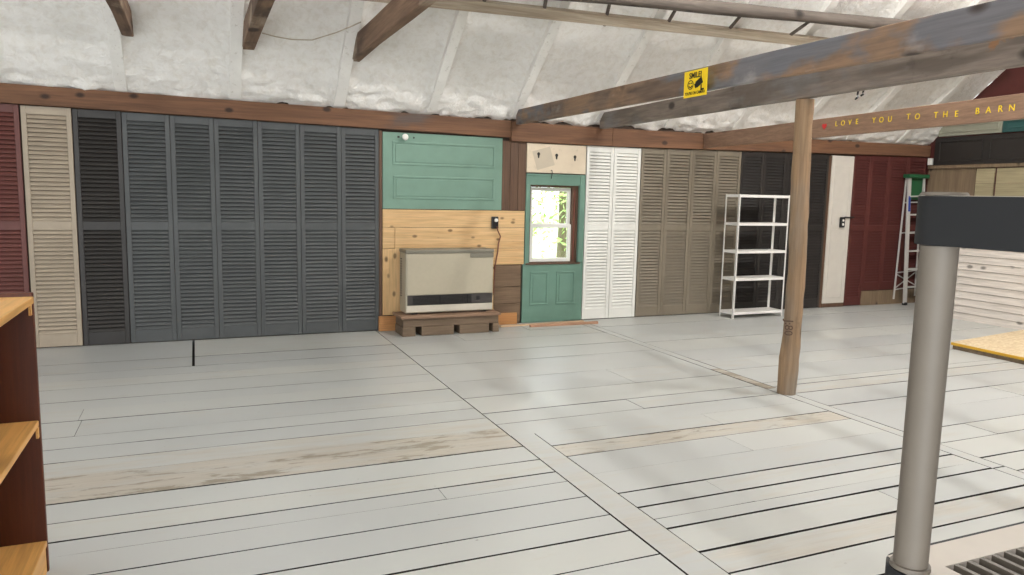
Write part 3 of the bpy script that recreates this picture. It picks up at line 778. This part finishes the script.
cm.box(0.012, 0.024, -.055, -.02, -.001, .001); cm.box(0.012, 0.05, -.06, -.048, -.001, .001)
place(cm, (fx, yc-wS*0.2, zc+hS*.02), ex, ey, ez).build('camera_symbol', M['ink'], t)

# small black wires hanging below the grey beam
for (x, y), nm in (((858, 94), 'small black wire stub dangling below the greyed tie beam, longer one'), ((863.5, 92), 'small black wire stub dangling below the greyed tie beam, shorter one')):
    p = at(x, y, 0, 4.50); l = 0.06 if y > 93 else 0.04
    mb = MB().tube([(4.50, p.y, 2.40), (4.50, p.y+.004, 2.40-l*.5), (4.49, p.y-.01, 2.40-l*.8), (4.49, p.y+.012, 2.40-l)], 0.007, 8)
    tag(mb.build('wire_stub', M['blackplastic'], smooth=True), nm, 'wire', 'wire stubs under the greyed beam')

# ================================================================== BRACES AND OVERHEAD LADDER
BRL = ['old brown collar timber at the top left, above the black shutter', 'old brown collar timber second from the left above the slate shutters', 'old worn collar timber, longest in view, above the last slate shutters']
for i, (xa, xb, z0, z1) in enumerate(((-.575, -.475, 2.965, 3.17), (.465, .585, 2.945, 3.15), (1.52, 1.615, 2.925, 3.15))):
    q = MB(); n = 10; rj = random.Random(i+40); secs = []
    for k in range(n+1):
        y = -0.42+(-10.1)*k/n; e = rj.uniform(-.008, .008)
        secs += [(xa+e, y, z0+e), (xb+e, y, z0-e), (xb-e, y, z1+e), (xa-e, y, z1)]
    fs = [(0, 1, 2, 3), (n*4+3, n*4+2, n*4+1, n*4)]
    for k in range(n):
        for j in range(4): fs.append((k*4+j, k*4+(j+1) % 4, k*4+4+(j+1) % 4, k*4+4+j))
    q.add(secs, fs)
    tag(q.build('collar_timber', M['brace'], bevel=0.01), BRL[i], 'beam', 'collar timbers under the roof')
t = thing('wooden_ladder', 'long old wooden ladder with a round pole rail strapped under the rafters', 'ladder', tuple(roof_pt(660, 31, -.1)))
off = -0.12
lo0, lo1 = roof_pt(385, 1.5, off), roof_pt(798, 44.5, off); dl = (lo1-lo0)
up0, up1 = roof_pt(660, 2.5, off), roof_pt(880, 23.5, off); du = (up1-up0)
MB().bar(lo0-dl*0.25+sl*.0625, lo1+dl*0.35+sl*.0625, 0.05, 0.125, sl).build('side_rail', M['railwood'], t, bevel=0.008)
pts = [up0-du*1.4+(du*3.2)*(k/16) for k in range(17)]
plab(MB().tube(pts, [0.068+0.005*math.sin(k*1.7) for k in range(17)], 14).build('pole_rail', M['polewood'], t, smooth=True), 'round grey pole rail')
for a, b in (((484, 9), (485, -16)), ((543, 16), (547, -6)), ((604.7, 24), (610.5, 0)), ((665, 28), (677, 7)), ((725, 34), (742, 14)), ((784, 39.5), (810, 21))):
    pa, pb = roof_pt(*a, off), roof_pt(*b, off)
    MB().tube([pa+(pa-pb)*0.05+nrm*-.0, pb], [0.02, 0.018], 10).build('rung', M['polewood'], t, smooth=True)
cab = [roof_pt(x, y, -0.02) for x, y in ((262, 33), (275, 36.5), (292, 39.5), (312, 40), (335, 33), (352, 26), (361, 22))]
tag(MB().tube(cab, 0.006, 8).build('cable', M['cable'], smooth=True), 'thin pale cable looping across the foam beside the slanting timber', 'cable')

# ================================================================== RIGHT GABLE WALL ITEMS
XG = XR-.003
def gpanel(y0, y1, z0, z1, mt, name, label, cat, cells, d=0.03, grp=None):
    t = thing(name, label, cat, (XG, (y0+y1)/2, z0), grp)
    MB().box(XG-d, XG, y1, y0, z0, z1).build('slab', mt, t, bevel=0.004)
    for (a, b) in cells:
        mb = MB(); w = 0.022; x0, x1 = XG-d-.012, XG-d
        zz0, zz1 = z0+.05, z1-.05
        mb.box(x0, x1, b, a, zz1-w, zz1).box(x0, x1, b, a, zz0, zz0+w).box(x0, x1, b, b+w, zz0+w, zz1-w).box(x0, x1, a-w, a, zz0+w, zz1-w)
        mb.build('moulding', mt, t, bevel=0.004)
    return t
gpanel(-.16, -1.145, 2.625, 2.84, M['greygreen'], 'moulded_wainscot', 'grey-green moulded panel high on the gable wall', 'panel', [(-.2, -1.10)])
gpanel(-1.155, -2.3, 2.625, 2.84, M['teal'], 'moulded_wainscot', 'dark teal moulded panel beside the grey-green one on the gable wall', 'panel', [(-1.2, -2.2)])
gpanel(-.125, -2.6, 2.19, 2.605, M['black'], 'moulded_wainscot', 'long black panelled door mounted sideways on the gable wall', 'panel', [(-.205, -.90), (-1.0, -1.7), (-1.8, -2.5)], 0.04)
MB_ = MB().box(XG-.05, XG, -4.0, -.045, 2.135, 2.186)
tag(MB_.build('wall_rail', M['plywood'], bevel=0.004), 'thin brown rail under the black panel on the gable wall', 'board')
tag(MB().box(XG-.02, XG, -.815, -.04, 0.0, 2.133).build('plywood_sheet', M['plywood'], bevel=0.002), 'brown stained plywood sheet on the gable wall beside the ladder', 'board')
t = thing('board_cladding', 'narrow aged cream board panel beside the brown plywood', 'panel', (XG, -.97, 0.9), 'aged cream panels on the gable wall')
for a, b in ((0.0, 1.5), (1.503, 1.9), (1.903, 2.125)): MB().box(XG-.028, XG, -1.10, -.83, a, b).build('plank', M['oldcream'], t, bevel=0.003)
t = thing('board_cladding', 'wide aged cream board panel at the right edge of the gable wall', 'panel', (XG, -2.1, 0.9), 'aged cream panels on the gable wall')
for a, b in ((0.0, 1.5), (1.503, 1.9), (1.903, 2.125)): MB().box(XG-.028, XG, -3.0, -1.135, a, b).build('plank', M['oldcream'], t, bevel=0.003)
tag(MB().box(XG-.06, XG, -.095, -.035, 2.195, 2.30).build('junction_box', M['white'], bevel=0.006), 'small white box in the corner under the beam end', 'box')

# whitewashed siding partition
t = thing('wall_partition', 'low whitewashed lap siding wall at the right', 'wall', (9.8, -3, 0), kind='structure')
mb = MB(); z = 0.0
while z < 1.38:
    a, h = 9.75, 0.0955
    mb.add([(a, -1.05, z), (a, -8.5, z), (a+.014, -8.5, z+h), (a+.014, -1.05, z+h), (a+.03, -1.05, z), (a+.03, -8.5, z), (a+.03, -8.5, z+h), (a+.03, -1.05, z+h)],
           [(0, 1, 2, 3), (4, 7, 6, 5), (0, 4, 5, 1), (3, 2, 6, 7), (0, 3, 7, 4), (1, 5, 6, 2)])
    z += 0.100
mb.build('siding', M['siding'], t)
MB().box(9.781, 9.86, -8.5, -1.05, 0, 1.39).build('core', M['backwall'], t)
MB().box(9.735, 9.88, -8.5, -1.03, 1.391, 1.42).build('cap', M['siding'], t, bevel=0.004)

# OSB sheet on the floor
p0, p1, p2 = fl(951, 342, .075), fl(1024, 329.5, .075), fl(1024, 357.5, .075)
e1 = (p1-p0).normalized(); e2 = (p2-p0).normalized()
q = [p0, p0+e1*1.9, p0+e1*1.9+e2*2.4, p0+e2*2.4]
t = thing('strand_board', 'thick yellowish strand board platform lying on the floor at the right', 'board', (8.2, -3.5, 0))
mb = MB().hexa([(*v.xy, 0.044) for v in q]+[(*v.xy, 0.075) for v in q]); mb.mi[-6:] = [0, 0, 1, 1, 1, 1]
mb.build('sheet', [M['osb'], M['osbedge']], t, bevel=0.002)
c_ = sum(q, Vector())/4
mb = MB().hexa([(*(c_+(v-c_)*.985).xy, 0.0) for v in q]+[(*(c_+(v-c_)*.985).xy, 0.0435) for v in q]); mb.build('base', M['pallet'], t)

# ================================================================== STEP LADDER
t = thing('step_ladder', 'silver aluminium step ladder with green top leaning in the corner', 'ladder', (10.2, -0.15, 0))
foot = Vector((10.245, -0.15, 0.0)); foot.z = 0
topL = wl(909.5, 178, -0.075); topR = wl(924, 178, -0.075); wt = (topR-topL).length
footR = foot+Vector((0.20+wt-.0, -.0, 0))
footR.x = min(footR.x, 10.615)
def rail(a, b, w, h, nm='front_rail'): MB().bar(a, b, w, h, (0, 1, 0)).build(nm, M['alu'], t, bevel=0.003)
rail(foot+Vector((0, 0, .03)), topL, 0.062, 0.03); rail(footR+Vector((0, 0, .03)), topR, 0.03, 0.03)
for f in (foot, footR): MB().box(f.x-.03, f.x+.03, f.y-.03, f.y+.03, 0.0, 0.045).build('rubber_foot', M['blackplastic'], t, bevel=0.006)
for k in range(1, 7):
    s_ = k/7
    a = foot.lerp(topL, s_); b = footR.lerp(topR, s_)
    MB().bar(a, b, 0.075, 0.022, (0, 0, 1)).build('step', M['alu'], t, bevel=0.003)
rl = wl(906.5, 178, -0.032); rb = wl(893.5, 299, -0.02)
rail(rb, rl, 0.028, 0.016, 'rear_leg')
rr = topR+Vector((.03, .045, 0)); rail(Vector((10.62, -0.02, 0.12)), rr, 0.028, 0.016, 'rear_leg')
for s_ in (0.08, 0.22, 0.55, 0.8):
    a = rb.lerp(rl, s_); b = Vector((10.62, -0.02, 0.12)).lerp(rr, s_)
    MB().bar(a, b, 0.012, 0.018).build('crossbar', M['alu'], t)
a, b = rb.lerp(rl, .09), Vector((10.62, -0.02, 0.12)).lerp(rr, .21); MB().bar(a, b, 0.01, 0.014).build('cross_brace', M['alu'], t)
a, b = rb.lerp(rl, .21), Vector((10.62, -0.02, 0.12)).lerp(rr, .09); MB().bar(a, b, 0.01, 0.014).build('cross_brace', M['alu'], t)
zc_ = topL.z
plab(MB().box(topL.x-.07, topR.x+.05, -0.14, -0.012, zc_, zc_+.06).build('top_cap', M['plasticgreen'], t, bevel=0.012, seg=3), 'green plastic top')
plab(MB().box(topL.x+.03, topR.x-.02, -0.075, -0.06, zc_-.33, zc_).build('backing_plate', M['plasticgreen'], t, bevel=0.004), 'green plate under the top')
zz = foot.lerp(topL, 0.80)
stk = MB().bar(foot.lerp(topL, .74)+Vector((0, -.017, 0)), foot.lerp(topL, .86)+Vector((0, -.017, 0)), 0.046, 0.003, (0, 1, 0))
plab(stk.build('sticker', M['blue'], t), 'blue warning sticker')

# ================================================================== BOOKCASE (left foreground)
BF, BK, BY0, BY1 = -.60, -.98, -4.93, -5.80
t = thing('bookcase', 'honey pine bookcase standing in the left foreground with open shelves', 'bookcase', (-.79, -5.2, 0))
plab(MB().box(BK, BF, BY0, BY0+.022, 0, 1.165).build('side_panel', M['honeyshade'], t, bevel=0.003), 'reddish end panel')
MB().box(BK, BF, BY1-.022, BY1, 0, 1.165).build('side_panel', M['honeyshade'], t, bevel=0.003)
MB().box(BK-.012, BK-.0005, BY1-.022, BY0+.022, 0.01, 1.165).build('back_panel', M['honeyshade'], t)
MB().box(BK, BF+.004, BY1+.0005, BY0-.0005, 1.122, 1.150).build('shelf', M['honey'], t, bevel=0.004)
MB().box(BK, BF-.004, BY1+.0005, BY0-.0005, 0.622, 0.647).build('shelf', M['honey'], t, bevel=0.004)
MB().box(BK, BF, BY1+.0005, BY0-.0005, 0.112, 0.137).build('shelf', M['honey'], t, bevel=0.004)
MB().box(BF-.025, BF-.006, BY1+.0005, BY0-.0005, 0.0, 0.1115).build('toe_kick', M['honey'], t, bevel=0.002)
for z in (1.121, 0.621):
    MB().box(BF-.014, BF-.004, BY0-.022, BY0-.0005, z-.045, z).build('cleat', M['honey'], t, bevel=0.002)

# ================================================================== RESIN SHELVING (right foreground)
t = thing('utility_shelf', 'charcoal and taupe resin utility shelf in the right foreground with a round post', 'shelf unit', (1.3, -7.85, 0))
RX0, RX1, RY0, RY1 = 0.899, 1.80, -8.06, -7.592
def rrect(x0, x1, y0, y1, r, n=8):
    pl = []
    for cx, cy, a0 in ((x1-r, y1-r, 0), (x0+r, y1-r, 90), (x0+r, y0+r, 180), (x1-r, y0+r, 270)):
        for k in range(n+1):
            a = math.radians(a0+90*k/n); pl.append((cx+r*math.cos(a), cy+r*math.sin(a)))
    return pl
def shelf_tray(zt, parent):
    rim = MB(); o_ = rrect(RX0, RX1, RY0, RY1, 0.05); i_ = rrect(RX0+.006, RX1-.006, RY0+.006, RY1-.006, 0.045); n = len(o_)
    zr = zt-.066
    vs = [(*p, zr) for p in o_]+[(*p, zt-.001) for p in o_]+[(*p, zt-.001) for p in i_]+[(*p, zr) for p in i_]
    fs = []
    for k in range(n):
        j = (k+1) % n
        for a in range(4): fs.append((a*n+k, a*n+j, ((a+1) % 4)*n+j, ((a+1) % 4)*n+k))
    rim.add(vs, fs); rim.build('rim', M['slateplastic'], parent, smooth=True)
    s_ = MB(); x0, x1, y0, y1 = RX0+.0065, RX1-.0065, RY0+.0065, RY1-.0065
    xa, ya, yb, xb = 0.977, -8.0, -7.652, 1.72
    s_.box(x0+.02, xa, y0, y1, zt-.012, zt).box(x0+.0, x0+.02, y0+.03, y1-.03, zt-.012, zt)
    s_.box(xb, x1-.02, y0, y1, zt-.012, zt).box(x1-.02, x1, y0+.03, y1-.03, zt-.012, zt)
    s_.box(xa, xb, yb, y1, zt-.012, zt).box(xa, xb, y0, ya, zt-.012, zt).box(xa, xb, -7.84, -7.81, zt-.012, zt)
    n = 27; p = (xb-xa)/n
    for k in range(n): s_.box(xa+k*p+p*.7, xa+(k+1)*p, ya, yb, zt-.048, zt-.001, 1)  # ribs take the darker resin, painting in the shade of the slots
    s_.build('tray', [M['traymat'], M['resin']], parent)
    u = MB().box(x0+.03, x1-.03, y0+.03, y1-.03, zt-.060, zt-.05); u.build('underside', M['slateplastic'], parent)
for zt in (1.598, 1.070, 0.55, 0.07): shelf_tray(zt, t)
for x, y in ((.9245, -7.637), (1.762, -7.637), (.9245, -8.015), (1.762, -8.015)):
    for z0, z1 in ((0.072, 0.483), (0.552, 1.003), (1.072, 1.531)):
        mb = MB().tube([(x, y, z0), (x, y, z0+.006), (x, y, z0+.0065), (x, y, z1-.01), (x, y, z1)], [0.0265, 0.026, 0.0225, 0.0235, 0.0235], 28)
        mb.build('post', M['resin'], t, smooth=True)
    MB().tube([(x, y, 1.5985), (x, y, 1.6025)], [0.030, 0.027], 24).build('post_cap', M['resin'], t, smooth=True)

# ================================================================== OUTSIDE
mb = MB().box(-30, 40, 0.25, 60, -0.35, -0.3)
tag(mb.build('ground', M['leaf']), 'bright lawn outside the door window', 'ground', kind='structure')
t = thing('tree', 'leafy green tree seen through the small door window', 'tree', (7.3, 6.0, -.3))
MB().tube([(7.3, 6.0, -.3), (7.35, 6.05, 1.0), (7.25, 6.0, 2.4)], [0.14, 0.11, 0.06], 12).build('trunk', M['bark'], t, smooth=True)
mb = MB(); rl_ = random.Random(9)
for k in range(1500):
    c = Vector((7.3+rl_.gauss(0, 1.0), 6.0+rl_.gauss(0, .6), 1.7+rl_.gauss(0, .75)))
    a = Vector((rl_.uniform(-1, 1), rl_.uniform(-1, 1), rl_.uniform(-1, 1))).normalized(); b = a.orthogonal().normalized(); L_ = rl_.uniform(.05, .10)
    mb.add([c-a*L_, c+b*L_*.45, c+a*L_, c-b*L_*.45], [(0, 1, 2, 3)])
mb.build('foliage', M['leaf'], t)

# ================================================================== LIGHT
wd = bpy.data.worlds.new('sky'); S.world = wd; wd.use_nodes = True
bg = wd.node_tree.nodes['Background']; bg.inputs['Color'].default_value = (0.93, 0.97, 1.0, 1); bg.inputs['Strength'].default_value = 5.0
def light(kind, name, loc, energy, color=(1, 1, 1), rot=(0, 0, 0), **kw):
    l = bpy.data.lights.new(name, kind); l.energy = energy; l.color = color
    for k, v in kw.items(): setattr(l, k, v)
    o = bpy.data.objects.new(name, l); COL.objects.link(o); o.location = loc; o.rotation_euler = rot
    return o
for x, e in ((-1.5, 85), (4.8, 400), (6.5, 340), (8.9, 215)):
    light('POINT', 'barn_lamp', (x, -5.0, 5.6), e, (1.0, 0.98, 0.95), shadow_soft_size=0.08)
light('AREA', 'doorway_fill', (-2.2, YF+.05, 1.25), 210, (0.97, 0.99, 1.0), (math.radians(90), 0, 0), shape='RECTANGLE', size=5.5, size_y=2.2)  # added area light, general fill from behind through the unseen doorway
light('AREA', 'gable_fill', (XL+.05, -5.5, 2.2), 110, (0.95, 0.98, 1.0), (math.radians(90), 0, math.radians(-90)), shape='RECTANGLE', size=4.0, size_y=2.6)  # added side fill light; this gable has no opening

S.view_settings.view_transform = 'Standard'; S.view_settings.look = 'None'
S.view_settings.exposure = -0.1; S.view_settings.gamma = 1.0; S.view_settings.use_curve_mapping = False
S.cycles.use_denoising = True
S.cycles.max_bounces = 8; S.cycles.diffuse_bounces = 5; S.cycles.transmission_bounces = 6
S.cycles.sample_clamp_indirect = 6
